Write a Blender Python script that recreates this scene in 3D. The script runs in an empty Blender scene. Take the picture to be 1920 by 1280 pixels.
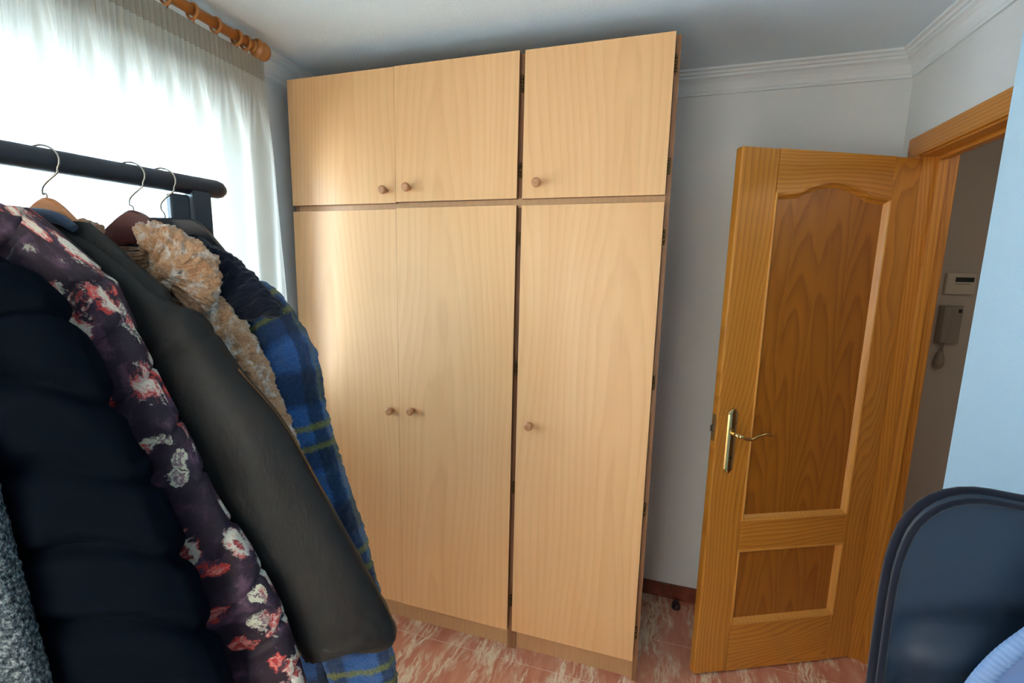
import bpy, bmesh, math, random
from mathutils import Vector, Matrix, noise
random.seed(7)
C = bpy.context.scene
COL = C.collection
PI = math.pi

# ------------------------------------------------------------------ camera, sky, light, exposure
cam_d = bpy.data.cameras.new('camera'); cam = bpy.data.objects.new('camera', cam_d); COL.objects.link(cam)
CAM = Vector((1.4641, -1.6024, 1.5869))
R = Matrix.Rotation(.2857, 3, 'Z') @ Matrix.Rotation(-.1475, 3, 'X') @ Matrix.Rotation(-.0218, 3, 'Y') @ Matrix.Rotation(PI/2, 3, 'X')
cam.matrix_world = Matrix.Translation(CAM) @ R.to_4x4()
cam_d.sensor_width = 36; cam_d.lens = 825.0*36/1920; cam_d.clip_start = .01; cam_d.clip_end = 100
C.camera = cam
C.view_settings.view_transform = 'Standard'; C.view_settings.look = 'None'
C.view_settings.gamma = 1; C.view_settings.use_curve_mapping = False
C.view_settings.exposure = 0.62
C.cycles.use_denoising = True
C.cycles.max_bounces = 14; C.cycles.diffuse_bounces = 8; C.cycles.transparent_max_bounces = 16
C.cycles.sample_clamp_indirect = 6; C.cycles.caustics_reflective = False; C.cycles.caustics_refractive = False
SKY = 24.0
w = bpy.data.worlds.new('overcast_sky'); C.world = w; w.use_nodes = True
nt = w.node_tree; nt.nodes.clear()
_o = nt.nodes.new('ShaderNodeOutputWorld'); _b = nt.nodes.new('ShaderNodeBackground'); _t = nt.nodes.new('ShaderNodeTexCoord')
_s = nt.nodes.new('ShaderNodeSeparateXYZ'); _r = nt.nodes.new('ShaderNodeValToRGB')
nt.links.new(_t.outputs['Generated'], _s.inputs[0]); nt.links.new(_s.outputs[2], _r.inputs[0])
_r.color_ramp.elements[0].position = .0; _r.color_ramp.elements[0].color = (.76, .93, 1.10, 1)   # pale ground and facades
_r.color_ramp.elements[1].position = .12; _r.color_ramp.elements[1].color = (.62, .90, 1.25, 1)   # overcast sky
nt.links.new(_r.outputs[0], _b.inputs[0]); _b.inputs[1].default_value = SKY; nt.links.new(_b.outputs[0], _o.inputs[0])
# portal: tells the sampler where the daylight enters
pl = bpy.data.lights.new('window_portal', 'AREA'); pl.shape = 'RECTANGLE'; pl.size = 1.22; pl.size_y = 1.84
pl.cycles.is_portal = True
po = bpy.data.objects.new('window_portal', pl); COL.objects.link(po)
po.location = (-.34, -1.05, 1.515); po.rotation_euler = (0, -PI/2, 0)

pl2 = bpy.data.lights.new('fill_window_portal', 'AREA'); pl2.shape = 'RECTANGLE'; pl2.size = 1.2; pl2.size_y = 2.2; pl2.cycles.is_portal = True  # portal of the balcony door added behind the viewer for fill
po2 = bpy.data.objects.new('fill_window_portal', pl2); COL.objects.link(po2); po2.location = (.7, -2.98, 1.12); po2.rotation_euler = (PI/2, 0, 0)
# added fill light without a fixture, lifts the hall beyond the doorway
hl = bpy.data.lights.new('hall_fill_light', 'POINT'); hl.energy = 3.6; hl.color = (1, .84, .66); hl.shadow_soft_size = .12
ho = bpy.data.objects.new('hall_fill_light', hl); COL.objects.link(ho); ho.location = (3.3, -.55, 2.25)

# ------------------------------------------------------------------ helpers
def srgb(r, g, b):
    f = lambda c: (c/255/12.92) if c/255 <= .04045 else ((c/255+.055)/1.055)**2.4
    return (f(r), f(g), f(b), 1)
class Mat:
    def __init__(s, name, rough=.6, spec=.5, metal=0):
        s.m = bpy.data.materials.new(name); s.m.use_nodes = True; s.nt = s.m.node_tree
        s.b = s.nt.nodes['Principled BSDF']; s.out = s.nt.nodes['Material Output']
        s.b.inputs['Roughness'].default_value = rough; s.b.inputs['Specular IOR Level'].default_value = spec
        s.b.inputs['Metallic'].default_value = metal
    def put(s, sock, v):
        if isinstance(v, bpy.types.NodeSocket): s.nt.links.new(v, sock)
        elif v is not None: sock.default_value = v
    def n(s, t, ins=None, **props):
        nd = s.nt.nodes.new('ShaderNode'+t)
        for k, v in props.items(): setattr(nd, k, v)
        for k, v in (ins or {}).items(): s.put(nd.inputs[k], v)
        return nd
    def math(s, op, a, b=None, c=None):
        nd = s.n('Math', operation=op); s.put(nd.inputs[0], a)
        if b is not None: s.put(nd.inputs[1], b)
        if c is not None: s.put(nd.inputs[2], c)
        return nd.outputs[0]
    def vmath(s, op, a, b=None):
        nd = s.n('VectorMath', operation=op); s.put(nd.inputs[0], a)
        if b is not None: s.put(nd.inputs[1], b)
        return nd.outputs[0]
    def obj(s): return s.n('TexCoord').outputs['Object']
    def uv(s): return s.n('TexCoord').outputs['UV']
    def rnd(s): return s.n('ObjectInfo').outputs['Random']
    def map(s, v, scale=(1,1,1), loc=(0,0,0)): return s.n('Mapping', {0: v, 'Scale': scale, 'Location': loc}).outputs[0]
    def noise(s, v, scale, detail=3, rough=.5, dist=0):
        return s.n('TexNoise', {'Vector': v, 'Scale': scale, 'Detail': detail, 'Roughness': rough, 'Distortion': dist})
    def ramp(s, f, stops, interp='LINEAR'):
        nd = s.n('ValToRGB', {0: f}); cr = nd.color_ramp; cr.interpolation = interp
        while len(cr.elements) < len(stops): cr.elements.new(.5)
        for e, (p, c) in zip(cr.elements, stops): e.position = p; e.color = c if len(c) == 4 else (*c, 1)
        return nd.outputs[0]
    def mix(s, f, a, b, mode='MIX'):
        nd = s.n('Mix', data_type='RGBA', blend_type=mode); s.put(nd.inputs[0], f); s.put(nd.inputs[6], a); s.put(nd.inputs[7], b)
        return nd.outputs[2]
    def bump(s, h, strength=.3, dist=.002):
        nd = s.n('Bump', {'Height': h, 'Strength': strength, 'Distance': dist}); s.put(s.b.inputs['Normal'], nd.outputs[0]); return nd
    def col(s, v): s.put(s.b.inputs['Base Color'], v); return s
def g(v): return (v, v, v, 1)

class MB:
    """collects boxes, tubes, lathes, prisms into one bmesh"""
    def __init__(s): s.bm = bmesh.new(); s.uvl = s.bm.loops.layers.uv.new('UVMap')
    def quad(s, vs, mi=0, smooth=False):
        try: f = s.bm.faces.new(vs); f.material_index = mi; f.smooth = smooth; return f
        except ValueError: return None
    def box(s, x0, x1, y0, y1, z0, z1, mi=0, bev=0, M=None):
        v = [s.bm.verts.new((x, y, z)) for x in (x0, x1) for y in (y0, y1) for z in (z0, z1)]
        if M: 
            for q in v: q.co = M @ q.co
        fs = [s.quad([v[i] for i in q], mi) for q in ((0,1,3,2),(4,6,7,5),(0,4,5,1),(2,3,7,6),(0,2,6,4),(1,5,7,3))]
        if bev:
            es = list({e for f in fs for e in f.edges})
            r = bmesh.ops.bevel(s.bm, geom=es, offset=bev, segments=2, profile=.5, affect='EDGES', clamp_overlap=True)
            for f in r['faces']: f.material_index = mi
        return s
    def ring_skin(s, rings, mi=0, closed=True, caps=True, smooth=True, uvs=None):
        VV = [[s.bm.verts.new(p) for p in r] for r in rings]
        n = len(rings[0]); m = n if closed else n-1
        for i in range(len(VV)-1):
            for j in range(m):
                k = (j+1) % n
                f = s.quad([VV[i][j], VV[i][k], VV[i+1][k], VV[i+1][j]], mi, smooth)
                if f and uvs:
                    us, vs = uvs
                    for l, (a, b) in zip(f.loops, ((i,j),(i,j+1),(i+1,j+1),(i+1,j))): l[s.uvl].uv = (us[b], vs[a])
        if caps and closed:
            s.quad(VV[0][::-1], mi); s.quad(VV[-1], mi)
        return s
    def tube(s, pts, rad, seg=12, mi=0, caps=True, closed=False):
        pts = [Vector(p) for p in pts]; rings = []; n = len(pts)
        rr = rad if isinstance(rad, (list, tuple)) else [rad]*n
        up = None
        for i, p in enumerate(pts):
            if closed: t = pts[(i+1) % n]-pts[i-1]
            else: t = pts[min(i+1, n-1)]-pts[max(i-1, 0)]
            t.normalize()
            if up is None:
                up = Vector((0,0,1)) if abs(t.z) < .9 else Vector((1,0,0))
            a = up - t*up.dot(t); a.normalize(); b = t.cross(a); up = a
            rings.append([p + (a*math.cos(2*PI*j/seg)+b*math.sin(2*PI*j/seg))*rr[i] for j in range(seg)])
        if closed: rings.append(rings[0])
        return s.ring_skin(rings, mi, caps=caps and not closed)
    def lathe(s, prof, M=None, seg=20, mi=0):
        rings = []
        for r, z in prof:
            q = [Vector((max(r, 1e-5)*math.cos(2*PI*j/seg), max(r, 1e-5)*math.sin(2*PI*j/seg), z)) for j in range(seg)]
            rings.append([M @ p if M else p for p in q])
        return s.ring_skin(rings, mi)
    def prism(s, poly, f0, f1, mi=0):
        """poly: 2D points; f0/f1 map a 2D point to 3D on either face"""
        a = [s.bm.verts.new(f0(*p)) for p in poly]; b = [s.bm.verts.new(f1(*p)) for p in poly]; n = len(poly)
        s.quad(a, mi); s.quad(b[::-1], mi)
        for i in range(n): s.quad([a[i], b[i], b[(i+1) % n], a[(i+1) % n]], mi)
        return s
    def build(s, name, mats, parent=None, loc=None, smooth=None, recalc=True, weld=0):
        if weld: bmesh.ops.remove_doubles(s.bm, verts=s.bm.verts, dist=weld)
        if recalc: bmesh.ops.recalc_face_normals(s.bm, faces=s.bm.faces)
        me = bpy.data.meshes.new(name); s.bm.to_mesh(me); s.bm.free()
        for m in (mats if isinstance(mats, (list, tuple)) else [mats]): me.materials.append(m.m)
        o = bpy.data.objects.new(name, me); COL.objects.link(o)
        if parent: o.parent = parent
        if loc: o.location = loc
        if smooth is not None:
            for p in me.polygons: p.use_smooth = smooth
        return o
def thing(name, label, cat, loc=(0,0,0), rotz=0, group=None):
    o = bpy.data.objects.new(name, None); COL.objects.link(o); o.empty_display_size = .05
    o.location = loc; o.rotation_euler = (0, 0, rotz); return tag(o, label, cat, group)
def tag(o, label, cat, group=None):
    o['label'] = label; o['category'] = cat
    if group: o['group'] = group
    return o
def struct(o, label=None):
    o['kind'] = 'structure'
    if label: o['label'] = label
    return o
def piece(o, name, parent, loc):
    c = o.copy(); COL.objects.link(c); c.name = name; c.parent = parent; c.location = loc; return c

# ------------------------------------------------------------------ materials
def plaster(name, c, scale=260, strength=.35):
    m = Mat(name, .9, .2); v = m.obj()
    m.col(m.mix(m.noise(v, 3, 4).outputs[0], c, tuple(x*.95 for x in c[:3])+(1,)))
    m.bump(m.noise(v, scale, 3, .6).outputs[0], strength, .003); return m
wall_m = plaster('white_wall_plaster', srgb(224, 224, 222))
pier_m = plaster('pale_blue_wall_plaster', srgb(186, 218, 238))
ceil_m = plaster('white_ceiling_plaster', srgb(222, 234, 242), 200, .5)
corn_m = plaster('white_gypsum_cornice', srgb(228, 230, 230), 60, .05)
hall_m = plaster('beige_hall_plaster', srgb(205, 196, 186))

def wood(name, light, dark, pale, freq=42, tilt=.05, contrast=.6, rough=.42, axis='Z', plank=0, streak=.35, spec=.5, coat=0, offx=.08, sfreq=70, wav=1.):
    """plain sawn veneer: rings around an axis lying just under the surface, so they cut out as cathedrals"""
    m = Mat(name, rough, spec); v = m.obj(); sp = m.n('SeparateXYZ', {0: v}); x, y, z = sp.outputs
    if axis == 'X': x, z = z, x
    r = m.rnd()
    if plank:
        pid = m.math('FLOOR', m.math('DIVIDE', x, plank))
        wn = m.n('TexWhiteNoise', {'W': m.math('ADD', pid, m.math('MULTIPLY', r, 37.))}, noise_dimensions='1D').outputs[0]
        x = m.math('SUBTRACT', x, m.math('MULTIPLY', m.math('ADD', pid, .5), plank)); r = wn
    ro = m.math('MULTIPLY', r, 31.7)
    q = m.n('CombineXYZ', {0: x, 1: ro, 2: z}).outputs[0]
    slow = m.noise(m.map(q, (2.2, 1, .55*wav)), 1.0, 1, .5).outputs[0]
    slow2 = m.noise(m.map(q, (5, 1, 1.3), (3.1, 5.2, 9.7)), 1.0, 2, .5).outputs[0]
    fine = m.noise(m.map(q, (60, 1, 5)), 1.0, 2, .6).outputs[0]
    xx = m.math('ADD', m.math('ADD', x, m.math('MULTIPLY', m.math('SUBTRACT', slow, .5), .30)), m.math('MULTIPLY', m.math('SUBTRACT', r, .5), offx*2))
    d = m.math('ADD', m.math('ADD', m.math('MULTIPLY', z, tilt), m.math('MULTIPLY', m.math('SUBTRACT', slow2, .5), .09*wav)), .05)
    rad = m.math('SQRT', m.math('ADD', m.math('MULTIPLY', xx, xx), m.math('MULTIPLY', d, d)))
    ph = m.math('ADD', m.math('MULTIPLY', rad, freq), m.math('MULTIPLY', fine, .35))
    fr = m.math('FRACT', ph)
    ring = m.math('POWER', fr, 2.2)                      # slow rise, sharp late-wood edge
    fall = m.math('SUBTRACT', 1., m.math('SMOOTH_MIN', m.math('MULTIPLY', m.math('SUBTRACT', 1., fr), 7.), 1., .2))
    ring = m.math('SUBTRACT', ring, m.math('MAXIMUM', fall, 0.))
    ring = m.math('MAXIMUM', ring, 0.)
    st = m.noise(m.map(q, (sfreq, 1, 1.6)), 1.0, 3, .6).outputs[0]
    c = m.mix(m.math('MULTIPLY', ring, contrast), light, dark)
    c = m.mix(m.math('MULTIPLY', m.math('MAXIMUM', m.math('SUBTRACT', st, .45), 0.), streak*4), c, pale)
    broad = m.noise(m.map(q, (9, 1, .35)), 1.0, 1).outputs[0]
    c = m.mix(m.math('MULTIPLY', m.math('SUBTRACT', broad, .35), .5), c, dark)
    m.col(c); m.bump(st, .05, .001)
    if coat: m.b.inputs['Coat Weight'].default_value = coat; m.b.inputs['Coat Roughness'].default_value = .25
    return m
beech = wood('beech_laminate', srgb(228, 176, 124), srgb(208, 152, 102), srgb(238, 196, 148), 38, .05, .55, .33, spec=.4, streak=.22, sfreq=34, offx=.15)
beech_edge = wood('brown_edge_banding', srgb(146, 100, 66), srgb(122, 80, 50), srgb(160, 112, 76), 40, .03, .4, .5)
beech_frame = wood('beech_frame', srgb(196, 150, 106), srgb(178, 130, 88), srgb(206, 164, 120), 40, .03, .4, .45)
PINE = dict(light=srgb(204, 134, 48), dark=srgb(150, 84, 24), pale=srgb(216, 152, 68))
pine_v = wood('honey_pine_upright', **PINE, freq=58, tilt=.10, wav=2., contrast=.85, rough=.34, streak=.25, coat=.25)
pine_h = wood('honey_pine_crosswise', **PINE, freq=70, tilt=.10, wav=2.2, contrast=.9, rough=.34, axis='X', streak=.25, coat=.25)
pine_p = wood('honey_pine_panel', srgb(166, 100, 28), srgb(118, 62, 12), srgb(178, 114, 42), 70, .06, .8, .34, plank=.118, streak=.25, coat=.25, offx=.03)
pine_m = wood('honey_pine_moulding', srgb(214, 148, 66), srgb(178, 108, 40), srgb(224, 164, 84), 60, .03, .5, .3, streak=.2, coat=.3)
pine_j = wood('honey_pine_casing', srgb(198, 128, 46), srgb(140, 78, 22), srgb(214, 148, 64), 70, .07, .85, .36, streak=.25, coat=.2)
pine_jh = wood('honey_pine_head_casing', srgb(198, 128, 46), srgb(140, 78, 22), srgb(214, 148, 64), 80, .08, .85, .36, axis='X', streak=.25, coat=.2)
knob_m = wood('turned_beech', srgb(186, 126, 82), srgb(156, 98, 58), srgb(200, 144, 98), 60, .04, .4, .3, coat=.4)
pole_m = wood('stained_pole_wood', srgb(176, 112, 52), srgb(136, 82, 34), srgb(190, 128, 66), 60, .03, .5, .4)

def marble():
    m = Mat('red_marble_tile', .16, .5); v = m.obj(); r = m.math('MULTIPLY', m.rnd(), 0.0)
    geo = m.n('NewGeometry').outputs['Position']
    q = m.n('Mapping', {0: geo, 'Rotation': (0, 0, math.radians(3))}).outputs[0]
    w1 = m.noise(q, 5, 4, .6).outputs[1]
    q2 = m.vmath('ADD', q, m.vmath('MULTIPLY', m.vmath('SUBTRACT', w1, (.5,.5,.5)), (.085,.05,.05)))
    base = m.ramp(m.noise(m.map(q2, (15, 4, 1)), 1, 6, .65).outputs[0], [(.3, srgb(186, 112, 88)), (.52, srgb(208, 140, 112)), (.70, srgb(220, 164, 136)), (.85, srgb(234, 202, 174))])
    vn = m.noise(m.map(q2, (17, 3.0, 1)), 1, 5, .62).outputs[0]
    vein = m.math('SUBTRACT', 1., m.math('MULTIPLY', m.math('ABSOLUTE', m.math('SUBTRACT', vn, .5)), 21.))
    vn2 = m.noise(m.map(q2, (34, 6, 1), (5,3,0)), 1, 4, .6).outputs[0]
    vein2 = m.math('SUBTRACT', 1., m.math('MULTIPLY', m.math('ABSOLUTE', m.math('SUBTRACT', vn2, .52)), 16.))
    brk = m.ramp(m.noise(m.map(q, (7, 3, 1)), 1.3, 3).outputs[0], [(.43, g(0)), (.57, g(1))])
    f = m.math('MULTIPLY', m.math('MAXIMUM', m.math('MAXIMUM', vein, m.math('MULTIPLY', vein2, .6)), 0.), brk)
    m.col(m.mix(m.math('MINIMUM', m.math('MULTIPLY', f, 1.25), .92), base, srgb(240, 222, 192))); return m
marble_m = marble()
grout_m = Mat('pink_grout', .9).col(srgb(240, 214, 194))
skirt_m = Mat('dark_red_skirting_tile', .3); _v = skirt_m.obj()
skirt_m.col(skirt_m.ramp(skirt_m.noise(_v, 30, 5).outputs[0], [(.35, srgb(104, 48, 36)), (.7, srgb(140, 76, 58))]))

brass = Mat('polished_brass', .18, .5, 1).col(srgb(214, 186, 128))
dbrass = Mat('aged_hinge_brass', .35, .5, 1).col(srgb(112, 88, 54))
plate_m = Mat('worn_latch_plate', .45, .5, .6).col(srgb(150, 112, 70))
steel = Mat('steel_wire', .25, .5, 1).col(srgb(176, 172, 166))
white_pl = Mat('white_plastic', .35).col(srgb(214, 206, 190))
grey_pl = Mat('grey_plastic', .4).col(srgb(160, 150, 136))
dark_pl = Mat('dark_display', .2).col(srgb(26, 28, 24))
black_pl = Mat('black_plastic', .35).col(srgb(26, 28, 34))
alu_m = Mat('white_lacquered_aluminium', .35).col(srgb(232, 234, 234))
rack_m = Mat('black_powder_coated_steel', .38); _v = rack_m.obj()
rack_m.col(srgb(38, 42, 50)); rack_m.bump(rack_m.noise(_v, 500, 2).outputs[0], .1, .0005)

glass_m = Mat('window_glass'); _t = glass_m.n('BsdfTransparent', {0: (.96, .98, .97, 1)}); _g = glass_m.n('BsdfGlossy', {'Roughness': .02})
_f = glass_m.n('Fresnel', {'IOR': 1.45}); _x = glass_m.n('MixShader', {0: _f.outputs[0], 1: _t.outputs[0], 2: _g.outputs[0]})
glass_m.nt.links.new(_x.outputs[0], glass_m.out.inputs[0])
def sheer(name, c, clear):
    m = Mat(name); t = m.n('BsdfTransparent', {0: (1,1,1,1)}); tl = m.n('BsdfTranslucent', {0: c}); df = m.n('BsdfDiffuse', {0: c})
    a = m.n('MixShader', {0: .5, 1: df.outputs[0], 2: tl.outputs[0]})
    th = m.noise(m.map(m.obj(), (1, 900, 900)), 1, 1).outputs[0]
    f = m.math('ADD', m.math('MULTIPLY', th, .12), 1-clear-.06)
    b = m.n('MixShader', {0: f, 1: t.outputs[0], 2: a.outputs[0]}); m.nt.links.new(b.outputs[0], m.out.inputs[0]); return m
sheer_m = sheer('cream_sheer_voile', srgb(204, 201, 190), .20)
tape_m = sheer('gathered_heading_tape', srgb(176, 166, 150), .15)

soffit_m = Mat('dark_timber_soffit', .8).col(srgb(74, 68, 62))
fill_cloth_m = sheer('fill_curtain_cloth', srgb(240, 212, 178), .05)  # curtain of the added balcony door, tints its fill light warm
# clothes
def cloth(name, c, scale=700, rough=.85, bs=.25, sheen=.2):
    m = Mat(name, rough, .08); v = m.obj(); n_ = m.noise(v, scale, 2).outputs[0]
    m.col(m.mix(n_, tuple(x*.8 for x in c[:3])+(1,), tuple(min(1, x*1.2) for x in c[:3])+(1,)))
    m.bump(n_, bs, .0008); m.b.inputs['Sheen Weight'].default_value = sheen; return m
puffer_m = cloth('navy_quilted_nylon', srgb(9, 14, 22), 1400, .7, .1, .0); puffer_m.b.inputs['Specular IOR Level'].default_value = .02
black_m = Mat('black_waxed_fabric', .5, .22); _v = black_m.obj()
black_m.col(black_m.mix(black_m.noise(_v, 14, 4).outputs[0], srgb(27, 27, 29), srgb(40, 38, 37)))
black_m.bump(black_m.noise(black_m.map(_v, (1, 1, .5)), 38, 4, .6).outputs[0], .5, .004)
lining_m = cloth('dark_blue_lining', srgb(60, 72, 92), 900)
brown_trim = cloth('brown_fabric_edging', srgb(104, 74, 44), 900)
navy_fl = cloth('navy_sherpa', srgb(22, 24, 40), 260, .95, .9, .3)
navy_fl.bump(navy_fl.noise(navy_fl.uv(), 230, 3, .6).outputs[0], .8, .003)
knit_m = Mat('grey_boucle_knit', .95, .1); _v = knit_m.uv()
_n = knit_m.noise(_v, 150, 3, .7).outputs[0]
knit_m.col(knit_m.ramp(_n, [(.34, srgb(32, 38, 44)), (.5, srgb(88, 98, 104)), (.66, srgb(168, 176, 178))])); knit_m.bump(_n, 1, .006)
tan_m = Mat('tan_and_white_sherpa', .95, .1); _v = tan_m.obj()
_a = tan_m.noise(_v, 42, 3, .6, .6).outputs[0]; _c = tan_m.noise(_v, 210, 4, .7).outputs[0]
_cc = tan_m.ramp(_a, [(.34, srgb(206, 152, 110)), (.52, srgb(216, 172, 134)), (.62, srgb(232, 216, 202)), (.70, srgb(246, 240, 232))])
tan_m.col(tan_m.mix(tan_m.ramp(_c, [(.3, g(.75)), (.6, g(0))]), _cc, srgb(150, 98, 62)))
tan_m.bump(_c, 1, .004); tan_m.b.inputs['Sheen Weight'].default_value = .3

def floral():
    m = Mat('dark_plum_floral_print', .6, .3); v = m.uv()
    wob = m.noise(v, 20, 4, .65).outputs[1]
    q = m.vmath('ADD', v, m.vmath('MULTIPLY', m.vmath('SUBTRACT', wob, (.5,.5,.5)), (.06,.06,.06)))
    base = m.ramp(m.noise(q, 20, 5, .6).outputs[0], [(.32, srgb(36, 25, 34)), (.52, srgb(52, 38, 52)), (.64, srgb(92, 66, 86)), (.74, srgb(138, 104, 120))])
    def blooms(scale, thr, off, share, cols, out):
        vo = m.n('TexVoronoi', {'Vector': m.map(q, (1,1,1), off), 'Scale': scale, 'Randomness': .95}); d = vo.outputs['Distance']
        cr = m.n('SeparateColor', {0: vo.outputs['Color']})
        edge = m.noise(q, scale*5, 3, .7).outputs[0]
        dd = m.math('ADD', d, m.math('MULTIPLY', m.math('SUBTRACT', edge, .5), .45))
        mask = m.ramp(dd, [(thr-.05, g(1)), (thr+.02, g(0))])
        show = m.ramp(cr.outputs[2], [(1-share-.02, g(0)), (1-share, g(1))])
        sw = m.math('FRACT', m.math('ADD', m.math('MULTIPLY', d, 2.6), m.math('MULTIPLY', m.noise(q, scale*2.2, 4, .65, 1.5).outputs[0], 2.4)))   # petals curl round the heart
        c = m.ramp(m.math('FRACT', m.math('ADD', sw, m.math('MULTIPLY', cr.outputs[0], .35))), cols)
        return m.mix(m.math('MULTIPLY', mask, show), out, c)
    rose = [(0, srgb(226, 220, 204)), (.28, srgb(214, 200, 186)), (.42, srgb(206, 140, 134)), (.58, srgb(190, 62, 60)), (.70, srgb(112, 44, 52)), (.82, srgb(210, 176, 166)), (1, srgb(226, 220, 204))]
    pale = [(0, srgb(214, 212, 190)), (.4, srgb(196, 194, 172)), (.6, srgb(150, 120, 130)), (.8, srgb(104, 76, 92)), (1, srgb(214, 212, 190))]
    red = [(0, srgb(206, 70, 64)), (.5, srgb(168, 46, 50)), (.75, srgb(220, 150, 140)), (1, srgb(206, 70, 64))]
    c = blooms(26, .36, (3.3,1.7,0), .55, pale, base)
    c = blooms(24, .34, (7.1,4.2,0), .32, red, c)
    c = blooms(13, .44, (0,0,0), .74, rose, c)
    m.col(c); m.bump(m.noise(v, 60, 3).outputs[0], .3, .002); return m
floral_m = floral()
def plaid():
    m = Mat('blue_green_plaid_fleece', .95, .1); v0 = m.uv()
    fz = m.noise(v0, 160, 3, .7).outputs[1]
    v = m.vmath('ADD', v0, m.vmath('MULTIPLY', m.vmath('SUBTRACT', fz, (.5,.5,.5)), (.016,.016,.016)))
    s = m.n('SeparateXYZ', {0: v}); U, V = s.outputs[0], s.outputs[1]
    def band(x, per, stops): return m.ramp(m.math('FRACT', m.math('DIVIDE', x, per)), stops)
    bl = srgb(58, 112, 186)
    c = m.mix(band(V, .27, [(0, g(0)), (.22, g(0)), (.27, g(.7)), (.42, g(.7)), (.48, g(0)), (.70, g(0)), (.76, g(.75)), (.95, g(.75)), (1, g(0))]), bl, srgb(24, 34, 66))
    c = m.mix(band(U, .085, [(0, g(0)), (.54, g(0)), (.6, g(.7)), (.94, g(.7)), (1, g(0))]), c, srgb(24, 38, 60))
    c = m.mix(band(V, .27, [(.10, g(0)), (.12, g(.8)), (.145, g(.8)), (.165, g(0)), (.25, g(0)), (.27, g(.7)), (.29, g(.7)), (.31, g(0))]), c, srgb(150, 152, 52))
    c = m.mix(band(U, .17, [(.0, g(0)), (.03, g(.45)), (.07, g(.45)), (.10, g(0))]), c, srgb(140, 146, 60))
    h = m.noise(v0, 240, 4, .75).outputs[0]
    c = m.mix(m.ramp(h, [(.35, g(.5)), (.6, g(0))]), c, srgb(16, 22, 44))
    m.col(c); m.bump(h, 1, .005); m.b.inputs['Sheen Weight'].default_value = .25; return m
plaid_m = plaid()
chair_m = Mat('dark_navy_leatherette', .42, .45); _v = chair_m.obj(); chair_m.col(srgb(38, 52, 72)); chair_m.bump(chair_m.noise(_v, 600, 2).outputs[0], .12, .0006)
pipe_m = cloth('black_piping', srgb(24, 26, 40), 900, .6)
blue_m = Mat('light_blue_satin', .45, .4); blue_m.col(srgb(112, 136, 186)); blue_m.b.inputs['Sheen Weight'].default_value = .3
rib_m = Mat('ribbed_light_blue_band', .7); rib_m.col(srgb(132, 160, 204))

# ------------------------------------------------------------------ room shell
XL, XR, YB, YF, H = -.0726, 2.40, .5612, -2.85, 2.4502
PX, PY = 2.222, -.285           # the wall steps into the room here
WY0, WY1, WZ0, WZ1 = -1.95, -.150, .92, 2.145
def shell(name, boxes, m, label=None):
    b = MB()
    for q in boxes: b.box(*q)
    return struct(b.build(name, m), label)
WT = .24
shell('wall_left', [(XL-WT, XL, WY1, YB+.12, 0, H), (XL-WT, XL, YF-.1, WY0, 0, H), (XL-WT, XL, WY0, WY1, 0, WZ0), (XL-WT, XL, WY0, WY1, WZ1, H)], wall_m)
shell('wall_back', [(XL, XR+.1, YB, YB+.12, 0, H)], wall_m)
DY0, DY1, DZ = -.285, .435, 2.065
shell('wall_right', [(XR, XR+.1, DY1, YB, 0, H), (XR, XR+.1, DY0, DY1, DZ, H)], wall_m)
shell('wall_right_projecting', [(PX, XR+.1, YF, PY, 0, H)], pier_m, 'pale blue wall standing forward of the doorway')
shell('wall_front', [(XL, .1, YF-.1, YF, 0, H), (1.3, PX, YF-.1, YF, 0, H), (.1, 1.3, YF-.1, YF, 2.22, H)], wall_m)  # gap holds the balcony door added for fill light
shell('ceiling', [(XL-WT, 3.95, YF-.1, 1.9, H, H+.1)], ceil_m)
HX, HY = 3.75, 1.55
shell('wall_hall_end', [(XR+.1, HX, HY, HY+.1, 0, H)], hall_m)
shell('wall_hall_right', [(HX, HX+.1, PY-.9, HY+.1, 0, H)], hall_m)
shell('wall_hall_left', [(XR, XR+.1, YB+.12, HY, 0, H)], hall_m)
shell('wall_hall_near', [(XR+.1, HX, PY-.9, PY-.8, 0, H)], hall_m)
# floor: grout bed and one object per marble tile
fb = MB(); fb.box(XL-WT, 3.95, YF-.1, 1.9, -.08, -.0012); floor = struct(fb.build('floor', grout_m))
TW, TD, gp = .60, .30, .0034
tb = MB(); tb.box(gp*.12, TW-gp*.12, gp/2, TD-gp/2, -.004, 0); t0 = tb.build('floor_tile', marble_m, floor)
first = True
y = -.04-.30*10
row = 0
while y < 1.7:
    x = XL-.1 - (.30 if row % 2 else 0) + .04
    while x < 3.9:
        inroom = (XL-.6 < x < XR+.1 and YF-.3 < y < YB) or (x > XR-.6 and PY-.9 < y < HY)
        if inroom and y > YF-.3:
            if first: t0.location = (x, y, 0); first = False
            else: piece(t0, 'floor_tile', floor, (x, y, 0))
        x += TW
    y += TD; row += 1
# cornice swept round the room
prof = [(0, 2.366), (.009, 2.366), (.009, 2.375), (.014, 2.379), (.018, 2.392), (.026, 2.406), (.037, 2.416), (.048, 2.421), (.048, 2.430), (.056, 2.432), (.060, 2.440), (.072, 2.442), (.072, H), (0, H)]
path = [(XL, YF), (XL, YB), (XR, YB), (XR, PY), (PX, PY), (PX, YF)]
rings = []
for i, p in enumerate(path):
    p = Vector(p); ns = []
    if i > 0: d = (p-Vector(path[i-1])).normalized(); ns.append(Vector((d.y, -d.x)))
    if i < len(path)-1: d = (Vector(path[i+1])-p).normalized(); ns.append(Vector((d.y, -d.x)))
    n_ = ns[0] if len(ns) == 1 else (ns[0]+ns[1])/(1+ns[0].dot(ns[1]))
    rings.append([(p.x+n_.x*o, p.y+n_.y*o, z) for o, z in prof])
b = MB(); b.ring_skin(rings, smooth=False); struct(b.build('trim_1', corn_m), 'white moulded cornice round the ceiling')
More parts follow.
